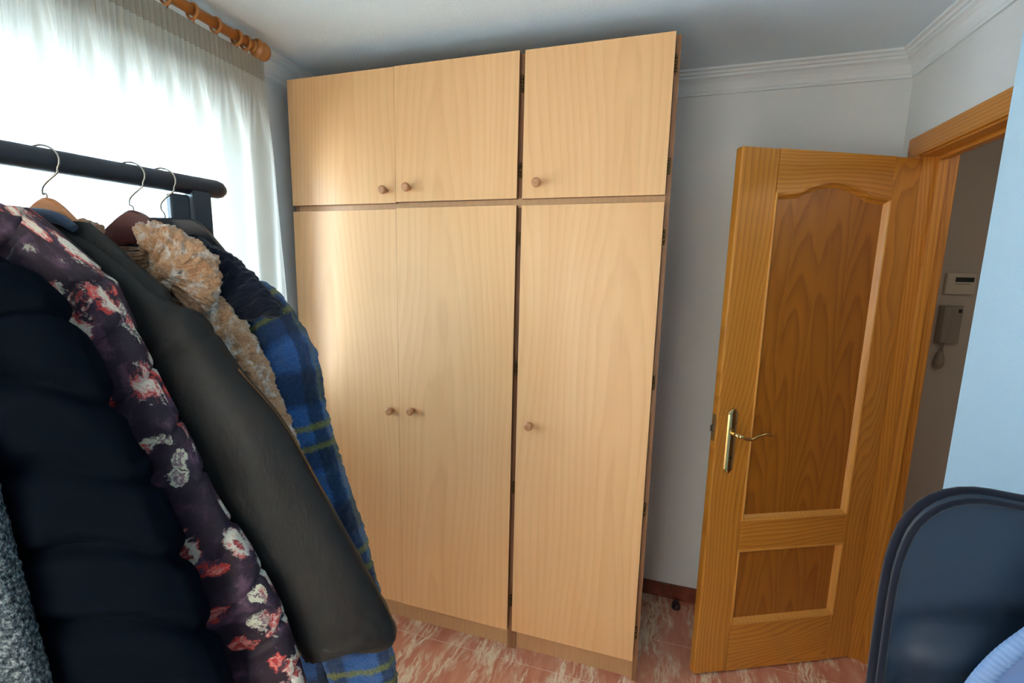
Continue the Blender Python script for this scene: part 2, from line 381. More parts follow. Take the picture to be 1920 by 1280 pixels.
# skirting, one tile piece at a time
def baseboard(name, p0, p1, h=.075, m=skirt_m):
    p0, p1 = Vector(p0), Vector(p1); L = (p1-p0).length; ang = math.atan2(p1.y-p0.y, p1.x-p0.x)
    base = bpy.data.objects.new(name, None); COL.objects.link(base); base.location = (p0.x, p0.y, 0); base.rotation_euler = (0, 0, ang); struct(base)
    k = max(1, round(L/.33)); lw = L/k
    b = MB(); b.box(.0006, lw-.0006, 0, .010, .0005, h, bev=.0012); o = b.build('skirting_tile', m, base)
    for i in range(1, k): piece(o, 'skirting_tile', base, (lw*i, 0, 0))
baseboard('baseboard_back', (XR, YB), (XL+.011, YB))
baseboard('baseboard_left', (XL, YB-.011), (XL, YF))
baseboard('baseboard_right', (PX, YF+.011), (PX, PY))
baseboard('baseboard_front', (1.4, YF), (PX-.011, YF))
baseboard('baseboard_hall_end', (HX, HY), (XR+.1, HY))
baseboard('baseboard_hall_right', (HX, PY-.79), (HX, HY-.011))

# window
win = bpy.data.objects.new('window_1', None); COL.objects.link(win); struct(win, 'white aluminium sliding window behind the sheer curtain')
xw = XL-.15
b = MB(); fw = .05
b.box(xw-.05, xw+.02, WY0, WY1, WZ1-fw, WZ1, bev=.003); b.box(xw-.05, xw+.02, WY0, WY1, WZ0, WZ0+fw, bev=.003)
b.box(xw-.05, xw+.02, WY0, WY0+fw, WZ0+fw, WZ1-fw, bev=.003); b.box(xw-.05, xw+.02, WY1-fw, WY1, WZ0+fw, WZ1-fw, bev=.003)
b.build('window_frame', alu_m, win)
ymid = (WY0+WY1)/2
for (a, c, dx) in ((WY0+fw, ymid+.02, -.035), (ymid-.02, WY1-fw, -.008)):
    s = MB(); z0, z1 = WZ0+fw, WZ1-fw; sw = .045
    x0, x1 = xw+dx-.01, xw+dx+.012
    s.box(x0, x1, a, a+sw, z0, z1, bev=.002); s.box(x0, x1, c-sw, c, z0, z1, bev=.002); s.box(x0, x1, a+sw, c-sw, z1-sw, z1, bev=.002); s.box(x0, x1, a+sw, c-sw, z0, z0+sw, bev=.002)
    so = s.build('sash', alu_m, win)
    p = MB(); p.box(xw+dx-.002, xw+dx+.002, a+sw-.005, c-sw+.005, z0+sw-.005, z1-sw+.005); p.build('glass_pane', glass_m, so)
sl = MB(); sl.box(XL-WT, XL+.015, WY0-.02, WY1+.02, WZ0-.025, WZ0, bev=.003); struct(sl.build('trim_2', skirt_m), 'window sill')

sb = MB(); sb.box(XL-WT-.92, XL-WT, -3.2, .9, 2.44, 2.60); struct(sb.build('balcony_slab', soffit_m), 'underside of the balcony above the window')
# unseen balcony door and cream curtain, added behind the viewer as soft fill
w2 = bpy.data.objects.new('fill_window', None); COL.objects.link(w2); struct(w2, 'unseen glazed balcony door added for fill light opposite the wardrobe')
b = MB()
for q in ((.1, .16, 0, 2.22), (1.24, 1.3, 0, 2.22), (.16, 1.24, 2.16, 2.22), (.16, 1.24, 0, .09), (.67, .73, .09, 2.16)): b.box(q[0], q[1], YF-.08, YF-.03, q[2], q[3], bev=.003)
b.build('window_frame', alu_m, w2)
for x0, x1 in ((.16, .67), (.73, 1.24)):
    b = MB(); b.box(x0, x1, YF-.057, YF-.053, .09, 2.16); b.build('glass_pane', glass_m, w2)
c2 = MB(); rows_ = []
for z in (2.34, 1.6, .8, .03): rows_.append([(.02+1.36*i/420, YF+.07+.018*math.sin(i*.31)+.006*math.sin(i*.77+z), z) for i in range(421)])
c2.ring_skin(rows_, closed=False, caps=False)
tag(c2.build('fill_curtain', fill_cloth_m), 'unseen cream curtain added to diffuse fill light from the balcony door behind the viewer', 'curtain')

# door casing and lining
CX = XR-.013
def casing(name, parts, label):
    b0 = bpy.data.objects.new(name, None); COL.objects.link(b0); struct(b0, label)
    for nm, q, m, bev in parts:
        b = MB(); b.box(*q, bev=bev); b.build(nm, m, b0)
    return b0
casing('trim_3', [
    ('side_casing', (CX, XR, .418, .495, 0, 2.052), pine_j, .004),
    ('head_casing', (CX, XR, DY0, .495, 2.052, 2.125), pine_jh, .004),
    ('hinge_jamb', (XR-.002, XR+.102, .416, DY1, 0, DZ-.02), pine_j, .001),
    ('latch_jamb', (XR-.002, XR+.102, DY0, DY0+.019, 0, DZ-.02), pine_j, .001),
    ('head_jamb', (XR-.002, XR+.102, DY0, DY1, DZ-.02, DZ), pine_jh, .001),
    ('stop_strip', (XR+.045, XR+.075, .402, .416, 0, DZ-.034), pine_j, .001),
    ('head_stop_strip', (XR+.045, XR+.075, DY0+.019, .416, DZ-.034, DZ-.02), pine_jh, .001),
    ('hall_side_casing', (XR+.1, XR+.113, .418, .495, 0, 2.052), pine_j, .004),
    ('hall_head_casing', (XR+.1, XR+.113, DY0-.05, .495, 2.052, 2.125), pine_jh, .004),
], 'honey pine casing and lining of the doorway')

# door leaf: local X towards the free edge, Y out of the face seen, Z up
ANG = .4327
t = Vector((-math.cos(ANG), -math.sin(ANG), 0)); nrm = Vector((math.sin(ANG), -math.cos(ANG), 0))
door = bpy.data.objects.new('door_1', None); COL.objects.link(door); struct(door, 'honey pine panelled door standing ajar beside the wardrobe')
door.matrix_world = Matrix(((t.x, nrm.x, 0, 2.398), (t.y, nrm.y, 0, .4095), (0, 0, 1, .010), (0, 0, 0, 1)))
DW, DH, DT = .708, 2.028, .035
pa, pb = .108, .566                      # panel opening
zm0, zm1 = .545-.01, .672-.01            # mid rail
zl0 = .225-.01
def arch(s):   # top of the upper panel, s 0..1 across
    return 1.880 + .047*(math.sin(PI*s)**2.6) - .006*math.sin(PI*2*min(s, 1-s))**2*(1 if min(s,1-s) < .25 else 0)
b = MB(); b.box(0, pa, -DT, 0, 0, DH, bev=.004); b.build('stile', pine_v, door)
b = MB(); b.box(pb, DW, -DT, 0, 0, DH, bev=.005); b.build('stile', pine_v, door)
b = MB(); b.box(pa, pb, -DT, 0, 0, zl0, bev=.0015); b.build('bottom_rail', pine_h, door)
b = MB(); b.box(pa, pb, -DT, 0, zm0, zm1, bev=.0015); b.build('lock_rail', pine_h, door)
b = MB()
N_ = 28
poly = [(pa+(pb-pa)*i/N_, arch(i/N_)) for i in range(N_+1)] + [(pb, DH), (pa, DH)]
b.prism(poly, lambda x, z: (x, 0, z), lambda x, z: (x, -DT, z)); b.build('top_rail', pine_h, door)
b = MB()
poly = [(pa+(pb-pa)*i/N_, arch(i/N_)+.004) for i in range(N_+1)] + [(pb, zm1-.004), (pa, zm1-.004)]
b.prism(poly, lambda x, z: (x, -.012, z), lambda x, z: (x, -DT+.012, z)); b.build('upper_panel', pine_p, door)
b = MB(); b.box(pa, pb, -DT+.012, -.012, zl0-.004, zm0+.004); b.build('lower_panel', pine_p, door)
def mould(pts, inward, name='moulding', w=.017, m=pine_m):
    """strip from a raised bead on the frame down to the panel; pts along the opening edge, inward = 2D direction to the panel"""
    b = MB(); rings = []
    for (x, z), (ix, iz) in zip(pts, inward):
        cs = [(-.004, 0), (-.004, .004), (0, .0058), (.004, .004), (.008, -.003), (w, -.0118), (w*.5, -.0118), (0, -.002)]
        rings.append([(x+ix*o, y_, z+iz*o) for o, y_ in cs])
    b.ring_skin(rings, smooth=False); return b.build(name, m, door)
mould([(pa, zm1), (pa, arch(0))], [(1, 1), (1, -1)]); mould([(pb, zm1), (pb, arch(1))], [(-1, 1), (-1, -1)])
mould([(pa, zm1), (pb, zm1)], [(1, 1), (-1, 1)])
ap = [(pa+(pb-pa)*i/N_, arch(i/N_)) for i in range(N_+1)]
mould(ap, [(1, -1)]+[(0, -1)]*(N_-1)+[(-1, -1)], m=pine_h)
mould([(pa, zl0), (pa, zm0)], [(1, 1), (1, -1)]); mould([(pb, zl0), (pb, zm0)], [(-1, 1), (-1, -1)])
mould([(pa, zl0), (pb, zl0)], [(1, 1), (-1, 1)]); mould([(pa, zm0), (pb, zm0)], [(1, -1), (-1, -1)])
# lock furniture
hx0, hz = .648, .998
esc = MB()
def escp(s, y_):
    w_, top, bot = .0195*s, 1.112, .862
    return [(hx0-w_, bot+.018), (hx0-w_*.45, bot+.004), (hx0, bot-.002*s), (hx0+w_*.45, bot+.004), (hx0+w_, bot+.018), (hx0+w_, top-.022), (hx0+w_*1.15, top-.018), (hx0+w_*.5, top-.002), (hx0, top+.002*s), (hx0-w_*.5, top-.002), (hx0-w_*1.15, top-.018), (hx0-w_, top-.022)]
esc.ring_skin([[(x, y_, z) for x, z in escp(s, y_)] for s, y_ in ((1, 0), (1, .003), (.8, .0065), (.35, .009), (.3, .009))], smooth=False)
esc = esc.build('escutcheon_plate', brass, door)
lv = MB(); lv.tube([(hx0, .006, hz+.022), (hx0, .05, hz+.022)], [.0095, .0075], 14)
lv.tube([(hx0+.004, .047, hz+.024), (hx0-.01, .05, hz+.022), (hx0-.03, .05, hz+.012), (hx0-.05, .05, hz+.012), (hx0-.075, .05, hz+.022), (hx0-.1, .05, hz+.030), (hx0-.122, .05, hz+.027), (hx0-.134, .05, hz+.02)], [.0085, .0085, .0075, .0065, .006, .0055, .0045, .002], 12)
lv.build('lever_handle', brass, esc)
kh = MB(); kh.tube([(hx0, .008, .925), (hx0, .011, .925)], .006, 10); kh.build('keyhole_cover', dbrass, esc)
lt = MB(); lt.box(DW-.0005, DW+.002, -DT+.007, -.007, .985, 1.085); lt = lt.build('latch_plate', plate_m, door)
lb = MB(); lb.box(DW, DW+.011, -DT+.012, -.013, 1.02, 1.045, bev=.002); lb.build('latch_bolt', steel, lt)
for z in (.22, 1.0, 1.8):
    hb = MB(); hb.tube([(-.006, -.012, z-.045), (-.006, -.012, z+.045)], .004, 10); hb.build('hinge', brass, door)

# ------------------------------------------------------------------ wardrobe
WD = thing('wardrobe', 'tall beech laminate wardrobe with six knobbed doors against the back wall', 'wardrobe', (0, 0, 0))
def part(name, q, m, parent, bev=0):
    b = MB(); b.box(*q, bev=bev); return b.build(name, m, parent)
ZT = 2.364; D1 = YB-.015
part('side_panel', (0, .016, .0205, D1, 0, ZT), beech_edge, WD); part('side_panel', (1.5155, 1.532, .0205, D1, 0, ZT), beech_edge, WD)
part('top_panel', (.016, 1.5155, .0205, D1, ZT-.016, ZT), beech_edge, WD)
part('back_panel', (.016, 1.5155, D1-.006, D1, .1, ZT-.016), beech_frame, WD)
part('divider_panel', (.9955, 1.0125, .022, D1-.006, 0, ZT-.016), beech_edge, WD); part('divider_panel', (1.0135, 1.030, .0215, D1-.006, 0, ZT-.016), beech_edge, WD)
part('middle_shelf', (.016, .9955, .0208, D1-.006, 1.836, 1.8735), beech_frame, WD); part('middle_shelf', (1.030, 1.5155, .0208, D1-.006, 1.836, 1.8735), beech_frame, WD)
part('bottom_shelf', (.016, .9955, .028, D1-.006, .1, .116), beech_frame, WD); part('bottom_shelf', (1.030, 1.5155, .028, D1-.006, .1, .116), beech_frame, WD)
part('plinth', (.016, .9955, .034, .05, 0, .1), beech_frame, WD); part('plinth', (1.030, 1.5155, .034, .05, 0, .1), beech_frame, WD)
part('middle_rail_cap', (.9955, 1.03, .0195, .0214, 1.838, 1.872), beech_frame, WD)
for x in (.5,): part('inner_partition', (.492, .508, .03, D1-.006, .116, 1.836), beech_frame, WD)
def knob_mesh():
    b = MB(); b.lathe([(0, 0), (.0095, 0), (.0085, .004), (.0075, .010), (.009, .014), (.0145, .017), (.0168, .021), (.0168, .028), (.0155, .0315), (.012, .0335), (.006, .0325), (0, .032)], Matrix.Rotation(PI/2, 4, 'X'), 22); return b
k0 = None
def wdoor(x0, x1, z0, z1, knob, dy=0, hz=(), hx=None, label=None):
    global k0
    b = MB(); b.box(x0, x1, dy, .018, z0, z1, bev=.0008)
    cx, cz = (x0+x1)/2, (z0+z1)/2
    for v in b.bm.verts: v.co -= Vector((cx, 0, cz))
    for f in b.bm.faces: f.material_index = 0 if abs(f.normal.y) > .9 else 0
    bmesh.ops.recalc_face_normals(b.bm, faces=b.bm.faces)
    for f in b.bm.faces:
        if abs(f.normal.x) > .9 or f.normal.z < -.9: f.material_index = 1
    d = b.build('door', [beech, beech_edge], WD, (cx, 0, cz))
    if k0 is None: k0 = knob_mesh().build('knob', knob_m, d); k0.location = (knob[0]-cx, dy, knob[1]-cz)
    else: piece(k0, 'knob', d, (knob[0]-cx, dy, knob[1]-cz))
    for z in hz:
        h = MB()
        for j in range(5):
            h.tube([(0, 0, -.026+j*.0105), (0, 0, -.026+j*.0105+.0093)], .0042 if j % 2 == 0 else .0036, 10)
        h.box(.0005, .006, .003, .005, -.026, .026); h.box(-.013, -.001, .0145, .0165, -.026, .026) if False else None
        h.build('hinge', dbrass, d, (hx-cx, .010, z-cz))
zu0, zu1, zl0_, zl1 = 1.8661, 2.3657, .1026, 1.8428
wdoor(.000, .4995, zu0-.002, zu1, (.455, 1.912))
wdoor(.5015, 1.0000, zu0+.001, zu1, (.560, 1.918), -.003, (2.26, 1.968), 1.0085)
wdoor(1.0190, 1.5140, zu0, zu1, (1.076, 1.917), 0, (2.275, 1.959), 1.5185)
wdoor(.000, .4995, zl0_, zl1-.003, (.465, 1.010))
wdoor(.5015, 1.0000, zl0_, zl1+.001, (.566, 1.021), -.003, (1.725, 1.231, .742, .234), 1.0085)
wdoor(1.0190, 1.5140, zl0_, zl1, (1.073, 1.017), 0, (1.729, 1.222, .736, .22), 1.5185)

# ------------------------------------------------------------------ curtain and pole
PXC, PZ = .045, 2.395
pole = thing('curtain_pole', 'turned wooden curtain pole with finial and rings above the window', 'curtain pole', (PXC, -.2, PZ))
b = MB(); b.tube([(0, .0, 0), (0, -2.3, 0)], .0165, 16); b.build('rod', pole_m, pole)
Mf = Matrix.Rotation(-PI/2, 4, 'X')
b = MB(); b.lathe([(.017, -.012), (.021, -.010), (.021, -.002), (.016, .002), (.018, .005), (.031, .008), (.033, .011), (.031, .015), (.021, .018), (.023, .023), (.030, .030), (.033, .038), (.030, .048), (.021, .057), (.011, .063), (0, .066)], Mf, 24); b.build('finial', pole_m, pole)
rg = None
for yy in (-.235, -.272, -.352, -.432, -.512, -.592, -.672, -.752, -.832, -.912, -1.0, -1.1, -1.2, -1.3, -1.4, -1.5, -1.6, -1.7, -1.8, -1.9, -2.0, -2.1, -2.2):
    if rg is None:
        b = MB(); b.tube([(.0222*math.cos(a), 0, .0222*math.sin(a)-.004) for a in [2*PI*i/20 for i in range(20)]], .0046, 8, closed=True)
        b.tube([(0, .003, -.030), (0, .001, -.037)], .002, 6); rg = b.build('ring', pole_m, pole, (0, yy+.2, 0)); continue
    piece(rg, 'ring', pole, (0, yy+.2, 0))
br = MB(); br.tube([(0, -.03, 0), (XL-PXC, -.03, 0)], .007, 10); br.lathe([(.022, 0), (.022, .006), (.008, .01)], Matrix.Translation((XL-PXC, -.03, 0)) @ Matrix.Rotation(PI/2, 4, 'Y'), 14); br.build('bracket', pole_m, pole)

cur = thing('sheer_curtain', 'cream sheer curtain with gathered heading hanging over the window', 'curtain', (PXC, -.16, 0))
ztop, zhead = 2.361, 2.292
def fold(yv, z):
    u = -yv
    hh = max(0, min(1, (zhead-z)/.30)); hh = hh*hh*(3-2*hh)
    wob = .03*noise.noise(Vector((u*3.1, z*.7, 2.2)))
    big = math.sin(2*PI*(u+wob)/.105 + 1.3*noise.noise(Vector((u*5, .3, z*.25)))) + .45*math.sin(2*PI*(u+wob*1.5)/.047+1.)
    big = .036*big*hh*(.55+.6*abs(noise.noise(Vector((u*4.3, 7.7, 0)))*1.6))
    pen = .0042*math.sin(2*PI*u/.017)*(1-hh*.9)
    return big+pen
def curt(name, z0, z1, nz, m, off=0, ny=1150):
    b = MB(); L = 2.18
    Vv = []
    for i in range(nz+1):
        z = z0+(z1-z0)*i/nz; rowv = []
        for j in range(ny+1):
            yv = -L*j/ny
            flare = .055*max(0, (2.29-z)/1.4)*max(0, 1+yv/.25)      # the free edge hangs a little outwards
            rowv.append(b.bm.verts.new((fold(yv, z)+off, yv+flare, z + (.0025*math.sin(2*PI*yv/.017) if abs(z-ztop) < 1e-4 else 0))))
        Vv.append(rowv)
    for i in range(nz):
        for j in range(ny): b.quad([Vv[i][j], Vv[i][j+1], Vv[i+1][j+1], Vv[i+1][j]], 0, True)
    return b.build(name, m, cur, recalc=False)
curt('cloth', zhead, .06, 34, sheer_m); curt('heading', ztop, zhead, 4, tape_m)

# ------------------------------------------------------------------ clothes rack
A = Vector((.649, -.908, 1.742)); rd = Vector((-.194, -.981, 0)).normalized(); RL = 1.25; RR = .0172
rack = thing('clothes_rack', 'black tubular clothes rack with coats hanging in front of the window', 'clothes rack', (A.x, A.y, 0), math.atan2(rd.y, rd.x))
zr = A.z
b = MB()
pr = [(0, -.0165), (.008, -.0155), (.0145, -.010), (RR, 0)]
b.tube([(x-.0, 0, zr) for _, x in [(0, -.0172), (0, -.0155), (0, -.009), (0, 0), (0, RL), (0, RL+.009), (0, RL+.0155), (0, RL+.0172)]], [.002, .008, .0145, RR, RR, .0145, .008, .002], 20)
b.build('top_rail', rack_m, rack)
for x in (.035, RL-.035):
    b = MB(); b.box(x-.016, x+.016, -.016, .016, .09, zr-.010, bev=.003); b.build('upright_post', rack_m, rack)
    b = MB(); b.box(x-.05 if x > .5 else x+.018, x-.018 if x > .5 else x+.05, -.010, .010, zr-.115, zr-.020, bev=.004); b.build('post_bracket', rack_m, rack)
    b = MB(); b.box(x-.018, x+.018, -.23, .23, .062, .092, bev=.004); ft = b.build('foot', rack_m, rack)
    for s in (-.2, .2):
        b = MB(); b.tube([(x-.010, s, .024), (x+.010, s, .024)], .024, 16); b.tube([(x, s, .03), (x, s, .064)], .008, 8); b.build('caster', black_pl, ft)
b = MB(); b.tube([(.035, 0, .16), (RL-.035, 0, .16)], .011, 12); b.build('lower_rail', rack_m, rack)

# ------------------------------------------------------------------ hanging clothes: plane of each garment is set by the angle of its hanger
PHI = math.radians(20); E_ = Vector((math.cos(PHI), math.sin(PHI), 0)); NN = Vector((-math.sin(PHI), math.cos(PHI), 0))
def frame(s):
    return A + rd*s
def catmull(pts, m):
    P = [Vector(p) for p in pts]; P = [P[0]*2-P[1]]+P+[P[-1]*2-P[-2]]; out = []
    L = [0]
    for i in range(1, len(P)-2):
        for j in range(24):
            t_ = j/24; p0, p1, p2, p3 = P[i-1:i+3]
            out.append(.5*((2*p1)+(-p0+p2)*t_+(2*p0-5*p1+4*p2-p3)*t_*t_+(-p0+3*p1-3*p2+p3)*t_**3))
    out.append(P[-2])
    for i in range(1, len(out)): L.append(L[-1]+(out[i]-out[i-1]).length)
    res = []; k = 0
    for i in range(m):
        d = L[-1]*i/(m-1)
        while k < len(L)-2 and L[k+1] < d: k += 1
        f_ = (d-L[k])/max(1e-9, L[k+1]-L[k]); res.append(out[k].lerp(out[k+1], min(1, max(0, f_))))
    return res, L[-1]
def lerp_list(vals, f_):
    x = f_*(len(vals)-1); i = min(int(x), len(vals)-2); return vals[i]+(vals[i+1]-vals[i])*(x-i)
def sleeve_mb(outline, ws, ds, boff, m, seg, disp=None, mirror=1, bend=0, blunt=.02):
    """tube whose outer edge follows outline (a,z); ws, ds half widths in and across the garment plane"""
    pts, L = catmull(outline, m); b = MB(); rings = []; vs = []
    for i, p in enumerate(pts):
        t_ = (pts[min(i+2, m-1)]-pts[max(i-2, 0)]).normalized(); N2 = Vector((-t_.y, t_.x))       # outward: to the right/up side
        f_ = i/(m-1); w_, d_ = lerp_list(ws, f_), lerp_list(ds, f_)
        ef = min(1, (L*(1-f_))/blunt, (L*f_)/blunt+.25); ef = math.sqrt(max(.0, 1-(1-ef)**2)); w2, d2 = w_*(.55+.45*ef), d_*(.3+.7*ef)
        c = p-N2*w_
        ring = []
        for j in range(seg):
            th = 2*PI*j/seg; ct, st_ = math.cos(th), math.sin(th)
            cx = abs(ct)**.8*(1 if ct > 0 else -1); sx = abs(st_)**.8*(1 if st_ > 0 else -1)
            a_ = c + N2*(w2*cx); nb = d2*sx + boff + bend*f_
            if disp:
                q = disp(f_*L, th, (w_+d_)/2*th)
                a_ += N2*(q*ct); nb += q*st_
            ring.append((E_*a_.x*mirror + NN*nb + Vector((0, 0, a_.y))))
        rings.append(ring); vs.append(f_*L)
    us = [(ws[len(ws)//2]+ds[len(ds)//2])*.5*2*PI*j/seg*1.1 for j in range(seg+1)]
    b.ring_skin(rings, uvs=(us, vs)); return b
def body_mb(prof, m=60, seg=48, boff=0, disp=None, p=.75):
    b = MB(); rings = []; vs = []
    for i in range(m):
        f_ = i/(m-1); x = f_*(len(prof)-1); k = min(int(x), len(prof)-2); u = x-k; u = u*u*(3-2*u)*.5+u*.5
        z, hw, d = [prof[k][q]+(prof[k+1][q]-prof[k][q])*u for q in range(3)]
        ring = []
        for j in range(seg):
            th = 2*PI*j/seg; ct, st_ = math.cos(th), math.sin(th)
            a_ = hw*abs(ct)**p*(1 if ct > 0 else -1); nb = d*abs(st_)**p*(1 if st_ > 0 else -1)
            q = disp(-z, th, hw*th) if disp else .006*noise.noise(Vector((th*2, z*4, hw*5)))
            ring.append(E_*(a_+q*ct) + NN*(nb+q*st_+boff) + Vector((0, 0, z)))
        rings.append(ring); vs.append(-z)
    us = [.06*2*PI*j/seg for j in range(seg+1)]
    us = [prof[len(prof)//2][1]*4*j/seg for j in range(seg+1)]
    b.ring_skin(rings, uvs=(us, vs)); return b
def std_body(z0, hem, wide=1., d=.034): return [(z0, .050, d*.6), (z0-.03, .085, d*.8), (z0-.10, .155*wide, d), (z0-.2, .185*wide, d*1.1), (z0-.45, .205*wide, d*1.15), ((z0-.45+hem)/2, .225*wide, d*1.2), (hem, .24*wide, d*1.2)]
def extrude_outline(o, dx, dz, n=3):
    o = list(o)
    for i in range(1, n+1): o.append((o[-1][0]+dx/n, o[-1][1]+dz/n))
    return o
G = 'coats hanging on the black rack'
def coat(name, s, label, cat='coat'):
    o = thing(name, label, cat, frame(s), 0, G); return o

def wrinkle(amp, sc=9):
    return lambda v, th, u: amp*noise.noise(Vector((math.cos(th)*.8*sc*.1, math.sin(th)*.8, v*sc))) + amp*.5*noise.noise(Vector((th, v*sc*2.3, 4.2)))
# plaid fleece coat, at the far end
c = coat('plaid_coat', .092, 'blue plaid fleece coat with a wide black collar, hanging nearest the post')
fl = lambda v, th, u: .0035*noise.noise(Vector((u*60, v*60, 1.5))) + .003*noise.noise(Vector((u*130, v*130, 8))) + .006*noise.noise(Vector((th, v*7, 0)))
body_mb(std_body(-.115, -1.12, 1.05, .026), 120, 90, .006, fl).build('body', plaid_m, c)
out = [(.16, -.17), (.195, -.202), (.222, -.245), (.252, -.308), (.268, -.413), (.304, -.568), (.337, -.685), (.357, -.782), (.392, -.985), (.402, -1.04)]
for mi in (1, -1):
    sleeve_mb(out, [.04, .07, .075, .075, .07], [.02, .026, .028, .028, .027], -.004, 200, 80, fl, mi).build('sleeve', plaid_m, c)
fz = lambda v, th, u: .0045*noise.noise(Vector((u*70, v*70, 3.3))) + .003*noise.noise(Vector((u*150, v*150, 5)))
co = [(.03, -.112), (.066, -.109), (.099, -.114), (.135, -.138), (.163, -.166), (.189, -.195), (.207, -.219), (.212, -.236)]
for mi in (1, -1):
    sleeve_mb(co, [.03, .036, .045, .052, .052, .045, .034, .018], [.012, .014, .015, .015, .014, .012], -.026, 110, 60, fz, mi).build('collar', navy_fl, c)
# tan sherpa
c = coat('fleece_coat', .1437, 'curly tan and white fleece coat with a turned-up collar')
def curl(v, th, u):
    p = Vector((u*1.0, v*1.0, 0))
    return .008*noise.noise(p*55) + .008*abs(noise.noise(p*95+Vector((3,3,3)))) + .003*noise.noise(p*210)
body_mb(std_body(-.12, -.95, .98, .022), 120, 90, .004, curl).build('body', tan_m, c)
out = [(.07, -.165), (.108, -.19), (.135, -.212), (.160, -.234), (.194, -.281), (.226, -.38), (.259, -.483), (.280, -.557), (.305, -.66), (.33, -.76)]
for mi in (1, -1):
    sleeve_mb(out, [.045, .06, .065, .065, .062], [.018, .022, .024, .025, .025], -.004, 190, 80, curl, mi).build('sleeve', tan_m, c)
    lob = [(.030, -.088), (.064, -.083), (.095, -.094), (.115, -.110), (.140, -.128), (.152, -.165), (.143, -.205), (.12, -.235)]
    sleeve_mb(lob, [.020, .034, .046, .052, .058, .060, .050, .03], [.016, .020, .022, .022, .02, .016], -.026, 130, 80, curl, mi).build('collar', tan_m, c)
# black coat
c = coat('black_coat', .2438, 'black waxed coat with a wide plain sleeve, hanging over a tan hanger')
def bw(v, th, u):
    r = .004*noise.noise(Vector((math.cos(th)*1.2, math.sin(th)*1.2, v*6)))
    k = v-.86
    r += .004*math.exp(-(k/.08)**2)*noise.noise(Vector((th*5, v*30, 2)))
    r += -.004*math.exp(-((v-.30)/.006)**2)           # armhole seam
    return r
body_mb(std_body(-.088, -1.15, 1.02, .03), 80, 64, .004).build('body', black_m, c)
out = [(-.01, -.100), (.02, -.092), (.052, -.107), (.084, -.130), (.120, -.166), (.148, -.197), (.178, -.214), (.210, -.230), (.261, -.312), (.332, -.411), (.412, -.584), (.485, -.740), (.505, -.790), (.500, -.83)]
for mi in (1, -1):
    sl = sleeve_mb(out, [.02, .045, .060, .075, .085, .090, .090, .085, .08], [.014, .02, .027, .031, .033, .034, .034, .034, .034], -.006, 150, 56, bw, mi, blunt=.035).build('sleeve', black_m, c)
    edge = [(.261, -.312), (.332, -.411), (.412, -.584), (.485, -.740), (.502, -.785)]
    pp, _ = catmull(edge, 40); bb = MB(); bb.tube([E_*p.x*mi+NN*(-.006)+Vector((0, 0, p.y)) for p in pp], .0015, 8); bb.build('edge_piping', brown_trim, sl)
nk = [(.052, -.100), (.03, -.086), (.0, -.082), (-.03, -.086), (-.055, -.102)]
pp, _ = catmull(nk, 26); bb = MB()
bb.tube([E_*p.x + NN*(-.022+.0*i)+Vector((0, 0, p.y)) for i, p in enumerate(pp)], [.006+.004*math.sin(PI*i/25) for i in range(26)], 10); bb.tube([E_*p.x*.8 + NN*.012+Vector((0, 0, p.y-.004)) for p in pp], .006, 8)
bb.build('collar', lining_m, c)
# floral jacket
c = coat('floral_coat', .3105, 'quilted dark plum coat printed with white and red flowers')
def fq(v, th, u):
    ph = (v + .02*math.sin(th*1.0+.6) + .012*noise.noise(Vector((th*.7, v*3, 0))))/.088
    d = abs(ph-round(ph)); return .0030 - .0075*math.exp(-(d/.05)**2) + .003*noise.noise(Vector((th*2, v*12, 0)))
body_mb(std_body(-.075, -1.05, 1.02, .026), 90, 64, .002, fq).build('body', floral_m, c)
out = [(-.014, -.066), (.025, -.075), (.063, -.099), (.105, -.146), (.151, -.189), (.187, -.261), (.217, -.341), (.255, -.442), (.288, -.529), (.331, -.612), (.367, -.708), (.395, -.838), (.403, -.89)]
for mi in (1, -1):
    sleeve_mb(out, [.03, .05, .06, .065, .07, .072, .07, .068, .066], [.016, .020, .022, .024, .025, .025, .025], -.004, 220, 60, fq, mi).build('sleeve', floral_m, c)
# navy puffer
c = coat('puffer_coat', .391, 'dark navy puffer coat with deep quilted channels, beside the floral one')
def pq(v, th, u):
    ph = (v + .050*math.cos(th+2.4) + .010*noise.noise(Vector((th, v*4, 1))))/.118 + .35
    d = abs(ph-round(ph)); return .014*(1-math.exp(-(d/.12)**2)) - .012 + .005*noise.noise(Vector((th*2.5, v*16, 0))) + .0015*noise.noise(Vector((th*7, v*50, 0)))
body_mb(std_body(-.09, -1.05, 1.0, .03), 100, 64, .010, pq).build('body', puffer_m, c)
out = [(.00, -.125), (.076, -.142), (.126, -.150), (.165, -.168), (.200, -.208), (.222, -.265), (.260, -.378), (.299, -.480), (.322, -.571), (.343, -.673), (.359, -.763), (.37, -.86), (.37, -.91)]
for mi in (1, -1):
    sleeve_mb(out, [.045, .075, .105, .118, .124, .124, .122, .118, .11, .09], [.022, .030, .034, .036, .037, .037, .036, .034], -.006, 240, 72, pq, mi).build('sleeve', puffer_m, c)
